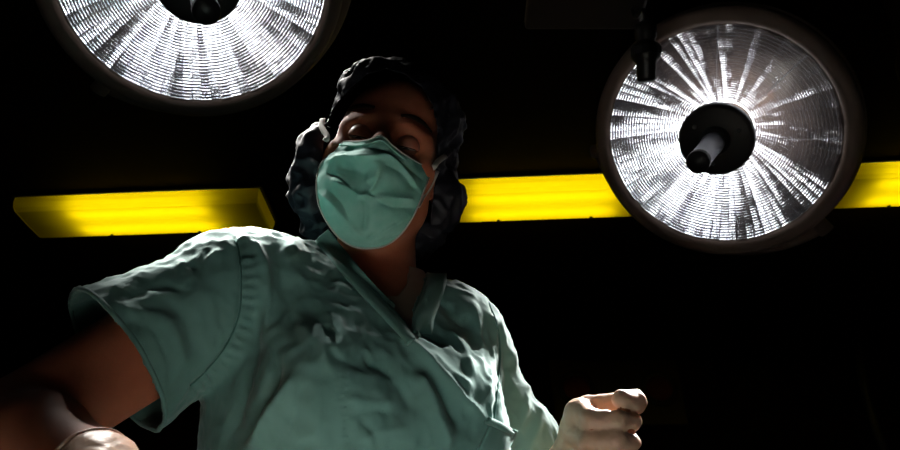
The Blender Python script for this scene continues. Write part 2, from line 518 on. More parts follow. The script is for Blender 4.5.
# ------------------------------------------------------------------ surgical lamps
def surgical_lamp(c, n, label, twist, arm_pts, yoke_ang):
    root = empty('surgical_lamp', c)
    z = Vector(n); x = Vector((1, 0, 0)); x = (x - z * x.dot(z)).normalized(); y = z.cross(x)
    root.rotation_euler = Matrix((x, y, z)).transposed().to_euler()
    setp(root, label, 'surgical lamp', 'surgical lamps over the table')
    R0, R1 = 0.095, 0.281
    # housing with a broad rim, dished back
    MB().lathe([(0.0, -0.175), (0.07, -0.172), (0.15, -0.155), (0.235, -0.118), (0.295, -0.075), (0.322, -0.040), (0.330, -0.012), (0.328, 0.004), (0.318, 0.013), (0.300, 0.014), (0.289, 0.008), (0.286, 0.0), (0.2855, -0.020), (0.288, -0.05), (0.23, -0.10), (0.12, -0.145), (0.0, -0.16)], 128).build('housing', M['housing'], root)
    MB().lathe([(0.3255, -0.052), (0.3335, -0.050), (0.3345, -0.038), (0.3300, -0.034)], 128).build('rim_band', M['housing'], root)
    # mirror reflector of tilted facets
    rnd = random.Random(int(twist * 100))
    v = []; f = []
    NA, NR, NS = 76, 34, 4
    hz = lambda r_: -0.110 + 1.12 * r_ * r_ + 0.02 * (r_ / R1)
    for i in range(NA):
        tr_ = rnd.uniform(-0.16, 0.16); tf = rnd.uniform(-0.10, 0.10)
        for j in range(NR):
            tr_ = max(-0.22, min(0.22, tr_ + rnd.uniform(-0.08, 0.08)))
            ra = R0 * 0.75 + (R1 + 0.003 - R0 * 0.75) * j / NR; rb = R0 * 0.75 + (R1 + 0.003 - R0 * 0.75) * (j + 1) / NR
            for k in range(NS):
                a0 = 2 * math.pi * (i + k / NS) / NA; a1 = 2 * math.pi * (i + (k + 1) / NS) / NA
                rm = (ra + rb) / 2; ur = rm; uz = -0.055 - hz(rm); ul = math.hypot(ur, uz); slope = (ur / ul) / (1 + uz / ul)
                ja = (k - (NS - 1) / 2) * 0.17 + tf + rnd.uniform(-0.03, 0.03); jr = math.tan(math.atan(slope) + tr_)
                base = len(v)
                for r_, a_ in ((ra, a0), (ra, a1), (rb, a1), (rb, a0)):
                    dz = jr * (r_ - (ra + rb) / 2) + ja * (a_ - (a0 + a1) / 2) * r_
                    v.append((r_ * math.cos(a_), r_ * math.sin(a_), hz(r_) + dz))
                f.append((base, base + 1, base + 2, base + 3))
    MB().add(v, f).build('reflector', M['mirror'], root, smooth=False)
    # bulb tower behind the hub
    MB().lathe([(0.0, -0.105), (0.028, -0.105), (0.030, -0.09), (0.030, -0.02), (0.028, -0.01), (0.0, -0.01)], 32).build('bulb', M['bulb'], root)
    MB().lathe([(q, 0.0015 + 0.022 * (1 - (q / 0.284) ** 2)) for q in (0.088, 0.12, 0.16, 0.20, 0.24, 0.2855)], 96).build('cover_glass', M['glass'], root)
    # ribbed lens: fine circular ribs and the radial joints
    rb_ = MB(); lz = lambda q: 0.003 + 0.022 * (1 - (q / 0.284) ** 2)
    r_ = 0.104
    while r_ < 0.284:
        w = 0.00048
        T = Matrix.Translation((0, 0, lz(r_)))
        rb_.lathe([(r_ - w, 0.0), (r_, w * 1.2), (r_ + w, 0.0), (r_, -w * 1.2), (r_ - w, 0.0)], 96, T)
        r_ += 0.0082
    rb_.build('ribbed_lens', M['rings'], root)
    for k in range(8):
        a = math.radians(twist + 45 * k)
        MB().tube([(q * math.cos(a), q * math.sin(a), lz(q) + 0.001) for q in (0.09, 0.15, 0.22, 0.284)], 0.0015, 6).build('lens_joint', M['rings'], root)
    # hub
    MB().lathe([(0.0, 0.034), (0.040, 0.034), (0.082, 0.032), (0.091, 0.029), (0.094, 0.022), (0.094, 0.005), (0.088, -0.002), (0.0, -0.002)], 64).build('hub_cover', M['hub'], root)
    MB().lathe([(0.038, 0.030), (0.037, 0.050), (0.033, 0.056), (0.020, 0.056)], 40).build('hub_collar', M['dark'], root)
    for a in (25, 145, 265):
        a = math.radians(a + twist)
        MB().lathe([(0.0, 0.004), (0.004, 0.003), (0.0055, 0.0), (0.0055, -0.004)], 16, Matrix.Translation((0.062 * math.cos(a), 0.062 * math.sin(a), 0.0345))).build('hub_screw', M['cap_white'], root)
    MB().lathe([(0.0, 0.05), (0.0275, 0.052), (0.0285, 0.075), (0.0265, 0.09), (0.0255, 0.215), (0.027, 0.222), (0.026, 0.226)], 40).build('handle', M['handle'], root)
    MB().lathe([(0.0265, 0.217), (0.0275, 0.221), (0.0275, 0.236), (0.025, 0.240), (0.0, 0.241)], 40).build('handle_end_cap', M['dark'], root)
    # yoke behind the dish: a half hoop, and its two pivots
    ya = math.radians(yoke_ang)
    pts = []
    for t in np.linspace(-62, 62, 40):
        t = math.radians(t)
        pts.append((0.362 * math.cos(ya + t), 0.362 * math.sin(ya + t), -0.075 - 0.05 * math.cos(t)))
    MB().tube(pts, 0.018, 12, flat=0.6, up=[(0, 0, 1)] * 40).build('yoke', M['housing'], root)
    for s_ in (-62, 62):
        t = ya + math.radians(s_)
        MB().tube([(0.30 * math.cos(t), 0.30 * math.sin(t), -0.075), (0.375 * math.cos(t), 0.375 * math.sin(t), -0.075)], 0.020, 20).build('yoke_pivot', M['housing'], root)
    # arm to the ceiling (given in world, brought to the lamp's frame)
    Mi = (Matrix.Translation(Vector(c)) @ root.rotation_euler.to_matrix().to_4x4()).inverted()
    start = Vector((0.362 * math.cos(ya), 0.362 * math.sin(ya), -0.115))
    loc = [start] + [Mi @ Vector(p) for p in arm_pts]
    MB().tube(smooth_line(loc[:3], 8), 0.026, 16).build('support_arm', M['housing'], root)
    MB().tube(loc[2:], 0.038, 24).build('ceiling_column', M['housing'], root)
    T = Mi @ Matrix.Translation(Vector(arm_pts[-1]))
    MB().lathe([(0.0, -0.001), (0.11, -0.001), (0.115, -0.012), (0.10, -0.05), (0.05, -0.075), (0.0, -0.075)], 48, T).build('ceiling_canopy', M['housing'], root)
    return root
M['handle'] = mat('handle_grip', (0.90, 0.90, 0.95), 0.32, 0.85)
surgical_lamp(LAMPS[0][0], LAMPS[0][1], 'large round surgical lamp at right, fully visible, handle pointing down left', 8, [(0.95, 1.70, 2.42), (0.97, 1.78, 2.6), (0.97, 1.78, 3.0)], -100)
surgical_lamp(LAMPS[1][0], LAMPS[1][1], 'large round surgical lamp at upper left, cut off by the top edge of the picture', 20, [(-0.70, 1.25, 2.62), (-0.80, 1.20, 2.76), (-0.80, 1.2, 3.0)], -75)

# ------------------------------------------------------------------ dark equipment
# boom arm and the connector hanging from it in front of the right lamp
bc = P(585, 8, 1.62)
boom = empty('boom_arm', bc)
setp(boom, 'dim brown horizontal boom arm at the top, left of the right surgical lamp', 'boom arm')
bm_ = MB().box((0, 0, 0), (0.135, 0.05, 0.018)); bevel(bm_.build('arm_beam', M['arm'], boom, smooth=False), 0.008)
MB().tube([(-0.10, 0.0, 0.0), (-0.10, 0.0, 3.0 - bc[2])], 0.025, 20).build('drop_tube', M['arm'], boom)
MB().lathe([(0.0, -0.001), (0.07, -0.001), (0.07, -0.02), (0.03, -0.04), (0, -0.04)], 32, Matrix.Translation((-0.10, 0, 3.0 - bc[2]))).build('ceiling_plate', M['arm'], boom)
kp = P(646, 50, 1.48)
kn = empty('cable_connector', kp, (math.radians(33), 0, 0))
setp(kn, 'black cable connector hanging in front of the upper left rim of the right lamp', 'connector')
S = 1.08 * 1.48 / FPX
MB().lathe([(0.0, 26 * S), (6 * S, 26 * S), (10 * S, 22 * S), (10 * S, 12 * S), (8 * S, 9 * S), (8.5 * S, 7 * S), (13 * S, 4 * S), (13 * S, -8 * S), (10 * S, -11 * S), (9 * S, -13 * S), (8.5 * S, -27 * S), (7 * S, -29 * S), (0, -29 * S)], 24).build('connector_body', M['dark'], kn)
MB().lathe([(13.4 * S, 2.5 * S), (14.2 * S, 1.5 * S), (14.2 * S, -5.5 * S), (13.4 * S, -6.5 * S)], 12).build('grip_ring', M['dark'], kn, smooth=False)
top = np.array(Matrix.Rotation(math.radians(-33), 3, 'X') @ Vector(P(632, 10, 1.56) - kp))
MB().tube(smooth_line([(0, 0, 25 * S), (-0.004, 0.004, 38 * S), tuple(top * 0.7 + np.array([0, 0, 0.01])), tuple(top)], 8), 0.005, 10).build('cable', M['dark'], kn)

bx = P(905, 40, 2.0)
cb = empty('curved_boom', (bx[0], bx[1], 3.0))
setp(cb, 'dark curved boom arm at the right edge beside the right surgical lamp', 'boom arm')
pts = smooth_line([(0.05, 0, 0.0), (0.05, 0, -0.25), (0.0, -0.02, 2.62 - 3.0 - 0.05), (-0.06, -0.05, -0.55), (-0.05, -0.06, -0.70), (0.05, -0.05, -0.80), (0.20, 0.0, -0.84)], 8)
MB().tube(pts, 0.045, 20).build('bent_tube', M['arm'], cb)
MB().lathe([(0.0, -0.001), (0.09, -0.001), (0.09, -0.03), (0.0, -0.03)], 32, Matrix.Translation((0.05, 0, 0))).build('ceiling_plate', M['arm'], cb)

# wall things, hardly lit
def on_wall(px, py, y=4.4):
    e = P(px, py, 1.0) - CAM
    return CAM + e * (y / e[1])
pc = on_wall(615, 392)
pan = empty('gas_outlet_panel', (pc[0], 4.40, pc[2] - 0.28))
setp(pan, 'dim wall panel with two dull red round outlets beside the gloved fist', 'wall panel')
bevel(MB().box((0, -0.03, 0.28), (0.42, 0.028, 0.24)).build('panel_case', M['arm'], pan, smooth=False), 0.008)
for px in (575, 657):
    q = on_wall(px, 392)
    T = Matrix.Translation((q[0] - pc[0], -0.058, 0.28)) @ Matrix.Rotation(math.radians(90), 4, 'X')
    o1 = MB().lathe([(0.12, -0.002), (0.12, 0.012), (0.10, 0.018), (0.085, 0.012)], 40, T).build('outlet', M['dark'], pan)
    MB().lathe([(0.0, 0.016), (0.06, 0.014), (0.085, 0.006), (0.085, 0.0)], 40, T).build('outlet_face', M['red'], o1)
hp = on_wall(846, 330, 3.9)
hose = empty('ventilator_hose', (hp[0], hp[1], 0))
setp(hose, 'dark blue ribbed hose hanging from the ceiling at the lower right', 'hose')
pts = smooth_line([(0.10, 0, 3.0), (0.06, 0.01, 2.9), (0.0, 0, 2.7), (-0.03, 0, 2.4), (-0.0, 0.02, 1.9), (0.05, 0.02, 1.5), (0.06, 0.0, 0.9), (0.06, 0, 0.0)], 30)
MB().tube(pts, [0.024 + 0.003 * (i % 2) for i in range(len(pts))], 14).build('corrugated_tube', M['blue'], hose)

# ------------------------------------------------------------------ operating table under the view, draped
tb = empty('operating_table', (0.02, 0.02, 0))
setp(tb, 'operating table covered by a pale drape in front of the masked person', 'table')
bevel(MB().box((0, 0, 0.80), (0.30, 0.45, 0.035)).build('table_top', M['dark'], tb, smooth=False), 0.01)
bevel(MB().box((0, 0, 0.42), (0.11, 0.16, 0.345)).build('pedestal', M['steel'], tb, smooth=False), 0.01)
bevel(MB().box((0, 0, 0.04), (0.26, 0.42, 0.04)).build('base', M['steel'], tb, smooth=False), 0.01)
gx = np.linspace(-0.62, 0.62, 60); gy = np.linspace(-0.62, 0.545, 60)
v = []; f = []
for i, x in enumerate(gx):
    for j, y in enumerate(gy):
        ox = max(abs(x) - 0.305, 0); oy = max(abs(y) - 0.455, 0); o = math.hypot(ox, oy)
        sx = math.copysign(min(abs(x), 0.305) + 0.06 * (1 - math.exp(-ox * 8)), x); sy = math.copysign(min(abs(y), 0.455) + 0.04 * (1 - math.exp(-oy * 8)), y)
        mound = 0.155 * max(0.0, 1 - (abs(y - 0.22) / 0.25) ** 2.5) * max(0.0, 1 - (abs(x + 0.02) / 0.30) ** 2.2) if abs(y - 0.22) < 0.25 and abs(x + 0.02) < 0.3 else 0.0
        z = 0.843 + mound + 0.004 * noise.noise(Vector((x * 6, y * 6, 0))) - o * 0.95
        w = 0.012 * math.sin((x + y) * 30) * min(o * 5, 1)
        v.append((sx + w, sy + w * 0.5, z))
for i in range(59):
    for j in range(59): f.append((i * 60 + j, (i + 1) * 60 + j, (i + 1) * 60 + j + 1, i * 60 + j + 1))
dr = MB().add(v, f).build('surgical_drape', M['drape']); dr.location = (0.02, 0.02, 0)
setp(dr, 'pale drape spread over the operating table', 'drape')
s_ = dr.modifiers.new('thickness', 'SOLIDIFY'); s_.thickness = 0.002

#PERSON#
# ------------------------------------------------------------------ the person
PC = np.array([-0.10, 0.80, 0.0])
person = empty('person', PC)
setp(person, 'person in teal scrubs, green mask and dark cap, leaning over with a gloved fist raised', 'person')

# head frame
ca, sa = math.cos(math.radians(20)), math.sin(math.radians(20))
rol = math.radians(-13)
def c2w(v): return v[0] * cR + v[1] * cU - v[2] * cF
def rolv(v): return (v[0] * math.cos(rol) - v[1] * math.sin(rol), v[0] * math.sin(rol) + v[1] * math.cos(rol), v[2])
HX = c2w(rolv((1, 0, 0))); HY = c2w(rolv((0, ca, -sa))); HZ = c2w(rolv((0, sa, ca)))
HR = np.stack([HX, HY, HZ], 1)
HC = P(384, 138, 0.860) - 0.078 * HZ
def H(x, y, z): return HC + HR @ np.array([x, y, z])
def toH(V): return (V - HC) @ HR

# body frame
yw = math.radians(24)
BR = np.array([[math.cos(yw), -math.sin(yw), 0], [math.sin(yw), math.cos(yw), 0], [0, 0, 1.0]])
SL, SR = P(250, 299, 0.79), P(444, 345, 0.87)
NB = P(376, 305, 0.89)
AL, EL, WL = P(225, 300, 0.765), P(5, 436, 0.60), P(98, 477, 0.50)
AR, ER, WR = P(449, 347, 0.865), P(540, 520, 0.87), P(570, 474, 0.735)
CH = np.array([-0.10, 0.775, 1.30])

FING_R = [  # gloved right hand
    ([P(580, 412, .735), P(592, 421, .708), P(618, 421, .700), P(633, 422, .712)], [.0125, .0105, .0092, .0085]),
    ([P(577, 434, .728), P(590, 442, .700), P(616, 441, .692), P(631, 443, .704)], [.0125, .0108, .0095, .0088]),
    ([P(577, 454, .728), P(590, 463, .700), P(613, 462, .692), P(627, 464, .702)], [.0120, .0102, .0090, .0084]),
    ([P(580, 472, .733), P(592, 482, .706), P(610, 482, .699), P(622, 483, .706)], [.0105, .0090, .0080, .0074]),
    ([P(578, 440, .765), P(588, 408, .752), P(634, 402, .728), P(622, 400, .712)], [.0150, .0115, .0112, .0098]),
]
def palm_r(F, g):
    for p in ((580, 414), (578, 434), (578, 454), (581, 470)):
        F.cone(P(p[0] - 1, p[1], .738), P(573, 474, .745), .0150 + g, .020 + g, .012)
    F.cone(P(600, 418, .745), P(598, 466, .745), .012 + g, .013 + g, .012)
FING_L = [
    ([P(150, 492, .475), P(182, 519, .455), P(204, 536, .447), P(222, 552, .444)], [.0105, .0095, .0085, .0078]),
    ([P(140, 510, .475), P(172, 542, .455), P(196, 562, .447), P(215, 578, .444)], [.0105, .0098, .0088, .008]),
    ([P(128, 526, .475), P(158, 559, .458), P(180, 579, .450), P(198, 595, .446)], [.0100, .0092, .0083, .0076]),
    ([P(116, 540, .478), P(142, 572, .463), P(159, 588, .456), P(172, 601, .453)], [.0092, .0082, .0073, .0068]),
    ([P(112, 484, .488), P(150, 478, .470), P(182, 492, .456), P(198, 504, .450)], [.0140, .0118, .0100, .0086]),
]
def palm_l(F, g):
    for p in ((148, 479), (138, 495), (126, 511), (116, 524)):
        F.cone(P(p[0], p[1] + 14, .477), P(104, 484, .492), .0120 + g, .018 + g, .010)

def hands(F, g, k=0.005, which='LR'):
    if 'R' in which:
        palm_r(F, g)
        for p, r_ in FING_R: F.chain(p, [x + g for x in r_], k)
    if 'L' in which:
        palm_l(F, g)
        for p, r_ in FING_L: F.chain(p, [x + g for x in r_], k)

xs = axis(.003, .010, -0.50, 0.30, [(-0.33, 0.20)])
ys = axis(.003, .009, 0.30, 1.05, [(0.40, 0.80)])
zs = axis(.003, .009, -0.01, 1.80, [(1.08, 1.27), (1.47, 1.80)])
F = Field(xs, ys, zs)
# trunk and legs
F.ell(CH, (.150, .100, .20), BR, .05)
F.ell(CH + [0, 0.015, -0.22], (.132, .092, .19), BR, .06)
F.ell([-0.10, 0.80, 0.93], (.165, .115, .14), BR, .06)
F.cone(SL, NB - [0, 0, .03], .048, .050, .04); F.cone(SR, NB - [0, 0, .03], .046, .050, .04)
F.cone(SL, CH, .055, .09, .05); F.cone(SR, CH, .055, .09, .05)
for sx in (-1, 1):
    hip = np.array([-0.10, 0.80, 0.88]) + BR @ np.array([sx * .085, 0, 0])
    knee = hip + BR @ np.array([sx * .015, -.015, -.42]); ank = knee + BR @ np.array([sx * .005, .03, -.40])
    F.chain([hip, knee, ank], [.088, .054, .036], .03)
    F.cone(ank + [0, 0, -.02], ank + BR @ np.array([sx * .02, -.15, -.035]), .030, .026, .02)
# neck and head
F.cone(NB, H(0, -.045, -.035), .052, .050, .03)
F.ell(H(0, .030, -.018), (.073, .098, .094), HR, .02)
F.ell(H(0, -.035, .018), (.062, .062, .066), HR, .03)
F.ell(H(0, -.085, .045), (.036, .030, .032), HR, .035)
F.cone(H(-.045, -.062, .01), H(-.02, -.095, .05), .020, .018, .03); F.cone(H(.045, -.062, .01), H(.02, -.095, .05), .020, .018, .03)
for s_ in (-1, 1):
    F.ell(H(s_ * .045, -.022, .050), (.024, .018, .022), HR, .02)      # cheek bone
    F.cone(H(s_ * .016, .020, .0705), H(s_ * .048, .016, .056), .0075, .007, .03)  # brow ridge
    F.ell(H(s_ * .0295, -.001, .083), (.0165, .0125, .011), HR, .014, cut=True)   # socket
    F.ell(H(s_ * .0295, -.0005, .0665), (.0145, .0130, .0135), HR, .004)          # lid bulge
    F.ell(H(s_ * .075, -.010, -.005), (.007, .030, .017), HR, .006)               # ear
F.chain([H(0, .010, .077), H(0, -.015, .093), H(0, -.038, .110)], [.0085, .009, .013], .012)  # nose
F.cone(H(-.012, -.043, .098), H(.012, -.043, .098), .009, .009, .010)
F.cone(H(-.018, -.068, .080), H(.018, -.068, .080), .008, .008, .010); F.cone(H(-.015, -.079, .079), H(.015, -.079, .079), .007, .007, .006)
# arms
F.chain([SL, AL, EL], [.050, .052, .043], .03)
F.chain([EL, EL * .65 + WL * .35, WL], [.042, .043, .027], .012)
F.chain([SR, AR, ER], [.048, .050, .041], .03)
F.chain([ER, ER * .6 + WR * .4, WR], [.040, .041, .027], .012)
F.cone(WL, P(104, 486, .490), .026, .024, .01); F.cone(WR, P(573, 470, .742), .026, .022, .01)
hands(F, -.0015)
V, Q = F.mesh(); V = relax(V, Q, 2, .4)
body_tree = bvh(V, Q)
mk('body', V, Q, M['skin'], person)

# eyes: ball, lids, lashes; brows
ball = mat('eyeball', (0.35, 0.30, 0.26), 0.12)
iris = mat('iris', (0.03, 0.015, 0.01), 0.08)
for s_ in (-1, 1):
    e = H(s_ * .0295, -.001, .0675)
    R4 = Matrix.Translation(Vector(e)) @ Matrix(HR.tolist()).to_4x4()
    ang = math.radians(8)
    look = Matrix.Rotation(math.radians(52), 4, 'X')       # the gaze goes down
    r0 = .0136
    prof = [(r0 * math.sin(t), r0 * math.cos(t)) for t in np.linspace(0.42, math.pi, 20)]
    ey = mk('eye', *(lambda m_: (m_.v, m_.f))(MB().lathe(prof, 28, R4 @ look)), ball, person)
    prof = [(r0 * 1.01 * math.sin(t), r0 * 1.01 * math.cos(t)) for t in np.linspace(0.0, 0.45, 8)]
    mk('iris', *(lambda m_: (m_.v, m_.f))(MB().lathe(prof, 28, R4 @ look)), iris, ey)
    def lid(t0, t1, rr):
        v = []; f = []; nu = 25
        for i, t in enumerate(np.linspace(0, 1, 9)):
            for k, a in enumerate(np.linspace(-1.35, 1.35, nu)):
                el = (t0 + (t1 - t0) * t) * (math.cos(a * 1.1) if t > 0.5 else 1) if False else t0 * (1 - t) + t1 * t * max(math.cos(a), 0.05) + (1 - max(math.cos(a), 0.05)) * t * -0.10
                p = np.array([math.sin(a) * math.cos(el), math.sin(el), math.cos(a) * math.cos(el)]) * rr
                v.append(np.array(R4 @ Vector(p)))
        for i in range(8):
            for k in range(nu - 1): f.append((i * nu + k, i * nu + k + 1, (i + 1) * nu + k + 1, (i + 1) * nu + k))
        return v, f, v[-nu:]
    v, f, edge = lid(1.3, -0.42, r0 * 1.09)
    mk('upper_eyelid', v, f, M['lid'], person, solid=0.0010)
    MB_ = MB().tube([np.array(p) + HZ * .0004 for p in edge[3:-3]], .0008, 6); mk('upper_lashes', MB_.v, MB_.f, M['hair'], person)
    v, f, edge = lid(-1.3, -0.62, r0 * 1.08)
    mk('lower_eyelid', v, f, M['lid'], person, solid=0.0010)
for pts in (((341, 115), (350, 109), (361, 106.5), (374, 108)), ((401, 116), (412, 117.5), (423, 123.5), (431, 132))):
    pts = smooth_line(pts, 6); c_ = []; nn = []
    for p in pts:
        h = cast(body_tree, *p)
        if h: c_.append(h[0] + h[1] * .0008); nn.append(h[1])
    n = len(c_); rad = [.0046 * (0.35 + 0.65 * math.sin(math.pi * min(max((i + 1) / (n + 1), .12), .88))) for i in range(n)]
    m_ = MB().tube(c_, rad, 10, flat=0.35, up=nn)
    # flatten along the surface normal: tube() puts the wide axis across the brow
    mk('eyebrow', m_.v, m_.f, M['hair'], person)

# gloves
def glove(which, lo, hi, cuff, label):
    G = Field(np.arange(lo[0], hi[0], .0016), np.arange(lo[1], hi[1], .0016), np.arange(lo[2], hi[2], .0016))
    hands(G, .0008, .004, which)
    if which == 'R':
        G.chain([ER * .25 + WR * .75, WR, P(573, 470, .742)], [.0345, .0285, .0245], .01)
    else:
        G.chain([EL * .18 + WL * .82, WL, P(104, 486, .490)], [.0325, .0285, .0255], .01)
    V, Q = G.mesh(); V = relax(V, Q, 2, .4)
    N_ = vnormals(V, Q)
    V = V + N_ * (0.0011 * fnoise(V, 70, 3.0) + 0.0006 * fnoise(V, 170, 9.0))[:, None]
    a, d = cuff
    V, Q = trim(V, Q, lambda X: (X - a) @ d)
    o = mk('surgical_glove', V, Q, M['glove'], person)
    o['label'] = label
    # rolled cuff
    e1 = unit(np.cross(d, [0, 0, 1.0])); e2 = np.cross(d, e1)
    tree = bvh(V, Q); ring = []
    for k in range(40):
        t = 2 * math.pi * k / 40; dv = math.cos(t) * e1 + math.sin(t) * e2
        h = tree.ray_cast(Vector(a - d * .0015 + dv * .09), Vector(-dv), .09)
        ring.append(np.array(h[0]) if h[0] is not None else a + dv * .03)
    ring.append(ring[0]); m_ = MB().tube(ring, .0018, 8, caps=False)
    mk('rolled_cuff', m_.v, m_.f, M['glove'], o)
    return o
ax_r = unit(ER - WR); ax_l = unit(EL - WL)
allr = np.array([p for c_, r_ in FING_R for p in c_]); 
glove('R', allr.min(0) - [.035, .03, .06], allr.max(0) + [.03, .09, .03], (WR + ax_r * .045, ax_r), 'pale latex glove closed in a fist at right')
alll = np.array([p for c_, r_ in FING_L for p in c_])
glove('L', alll.min(0) - [.08, .03, .03], alll.max(0) + [.03, .06, .05], (WL + ax_l * .014, ax_l), 'pale latex glove of the lowered hand at left')

# ------------------------------------------------------------------ scrub top
HL, HRt = P(115, 362, .68), P(510, 462, .862)
F = Field(np.arange(-.46, .26, .003), np.arange(.50, 1.0, .003), axis(.003, .006, .80, 1.60, [(1.15, 1.6)]))
g = .014
F.ell(CH, (.152 + g, .104 + g, .205), BR, .05)
F.ell(CH + [0, 0.012, -0.22], (.143 + g, .10 + g, .20), BR, .06)
F.ell([-0.10, 0.80, 0.90], (.172 + g, .122 + g, .20), BR, .06)
F.cone(SL, NB - [0, 0, .03], .048 + g, .052 + g, .04); F.cone(SR, NB - [0, 0, .03], .046 + g * .6, .050 + g, .04)
F.cone(SL, CH, .055 + g, .09 + g, .05); F.cone(SR, CH, .055 + g, .09 + g, .05)
for sx in (-1, 1): F.ell(CH + BR @ np.array([sx * .07, -.085, .01]), (.060, .045, .060), BR, .05)
F.chain([SL, AL, HL, HL + (HL - AL) * .3], [.064, .065, .071, .073], .022)
F.chain([SR, AR, HRt, HRt + (HRt - AR) * .4], [.052, .054, .064, .068], .03)
F.cone(P(310, 258, .84), P(338, 262, .88), .014, .014, .03)
V, Q = F.mesh(); V = relax(V, Q, 3, .5)

# folds: (points in the frame, half width px, height mm)
FOLDS = [
    ([(403, 338), (430, 366), (462, 400), (486, 420)], 4.5, 7.0),
    ([(427, 352), (448, 374), (474, 392)], 6, 4.5),
    ([(412, 372), (428, 392), (438, 420), (452, 452)], 7, 6.0),
    ([(360, 355), (388, 372), (405, 395), (418, 415)], 9, -5.0),
    ([(428, 372), (440, 392), (456, 425)], 5, -4.5),
    ([(450, 330), (462, 350), (474, 380)], 5, 3.5),
    ([(470, 300), (478, 330), (482, 372)], 4, 3.5),
    ([(448, 345), (430, 335), (415, 330)], 6, -4.0),
    ([(485, 330), (490, 360), (486, 400)], 3.5, 2.5),
    ([(440, 300), (452, 318), (470, 330)], 6, -3.5),
    ([(492, 312), (505, 342), (516, 366)], 4.0, 3.5),
    ([(500, 330), (508, 372), (505, 420)], 5.0, -4.0),
    ([(520, 350), (526, 385), (522, 430)], 4.0, 3.0),
    ([(540, 400), (536, 430), (528, 450)], 5, 2.5),
    # left shoulder and side
    ([(236, 240), (252, 246), (262, 262), (268, 300), (262, 345)], 5.0, 5.5),
    ([(258, 300), (252, 350), (240, 400), (225, 450)], 11, -7.0),
    ([(300, 238), (292, 246), (296, 262)], 8, 4.0),
    ([(276, 242), (280, 270), (290, 310), (300, 350)], 7, -3.0),
    ([(250, 450), (268, 415), (290, 385), (305, 372)], 6, 5.5),
    ([(240, 445), (258, 412), (275, 385), (283, 345)], 5, -5.0),
    ([(272, 392), (277, 370), (276, 350), (290, 342)], 3, -2.5),
    ([(300, 372), (330, 352), (352, 330)], 8, 2.5),
    ([(262, 345), (282, 322), (300, 300)], 4, 2.0),
    ([(285, 440), (296, 410), (300, 380)], 3, -2.0),
    ([(322, 350), (345, 362), (372, 372)], 5, -2.5),
    ([(345, 398), (370, 404), (396, 402)], 5, 2.2),
    ([(345, 418), (372, 410), (398, 414)], 4, -2.0),
    ([(360, 440), (380, 432), (410, 428)], 5, 2.5),
    ([(378, 450), (372, 432), (358, 418)], 3.5, -2.0),
    ([(300, 300), (330, 330), (352, 345)], 7, -2.5),
    ([(290, 320), (318, 345), (332, 375)], 6, 2.0),
    # left sleeve
    ([(105, 292), (140, 277), (176, 268)], 5, 2.5),
    ([(120, 300), (160, 286), (190, 292)], 5, -2.5),
    ([(176, 268), (192, 262), (205, 250)], 3.5, 3.0),
    ([(196, 272), (205, 262), (222, 252)], 3.5, 3.0),
    ([(185, 262), (198, 268), (210, 258)], 3.5, -2.5),
    ([(150, 312), (175, 330), (182, 372)], 8, 2.5),
    ([(128, 318), (150, 330), (166, 360)], 4, -2.0),
    ([(165, 300), (185, 320), (196, 352)], 8, -3.0),
    ([(205, 290), (214, 320), (206, 356)], 8, 3.0),
    ([(112, 300), (138, 318), (156, 344), (164, 372), (160, 400)], 3.0, 1.3),
]
def cloth(V, Q, folds, seed, front=True):
    N_ = vnormals(V, Q)
    px, py, d = px_of(V)
    fr = np.clip(-(N_ @ cF) * 2.5 + 0.55, 0, 1)
    D = np.zeros(len(V))
    for pts, w, hmm in folds:
        dist, side, tt = line_d(px, py, smooth_line(pts, 5))
        taper = np.clip(np.minimum(tt, 1 - tt) * 5 + 0.15, 0, 1)
        D += fr * taper * hmm * 1.35 * .001 * np.exp(-(dist / w) ** 1.4)
    wv = V.copy(); wv[:, 0] += .02 * fnoise(V, 9, 4.4)
    n1 = fnoise(wv * [1, 1, .55], 17, seed); n2 = fnoise(wv, 38, seed + 5)
    D += .0024 * (1 - 2 * np.abs(n1)) - .001 + .0013 * (1 - 2.5 * np.abs(n2))
    n3 = fnoise(wv * [1, 1, .7], 75, seed + 9)
    D += .0011 * (1 - 2.5 * np.abs(n3))
    n4 = fnoise(wv * [1, 1, .8], 150, seed + 13); D += .0003 * n4
    # gathers along the left armhole seam
    dist, side, tt = line_d(px, py, SEAM_L)
    D += fr * .0016 * np.sin(tt * 2 * math.pi * 17 + 0.3 * np.sin(tt * 50)) * np.exp(-((dist - 8) / 8) ** 2) * (side < 0)
    D += -.0025 * fr * np.exp(-(dist / 2.2) ** 2)
    dist, side, tt = line_d(px, py, SEAM_R)
    D += -.0022 * fr * np.exp(-(dist / 2.0) ** 2)
    # puckered stitch line down the chest
    dist, side, tt = line_d(px, py, [(341, 372), (343, 400), (346, 440)])
    D += fr * .0012 * np.sin(tt * 60) * np.exp(-(dist / 5) ** 2)
    return V + N_ * D[:, None]
SEAM_L = smooth_line([(236, 240), (240, 262), (241, 290), (238, 318), (226, 345), (208, 368), (190, 386)], 6)
SEAM_R = smooth_line([(489, 303), (497, 325), (500, 352), (498, 385), (494, 418), (490, 450)], 6)
V = cloth(V, Q, FOLDS, 1.3)

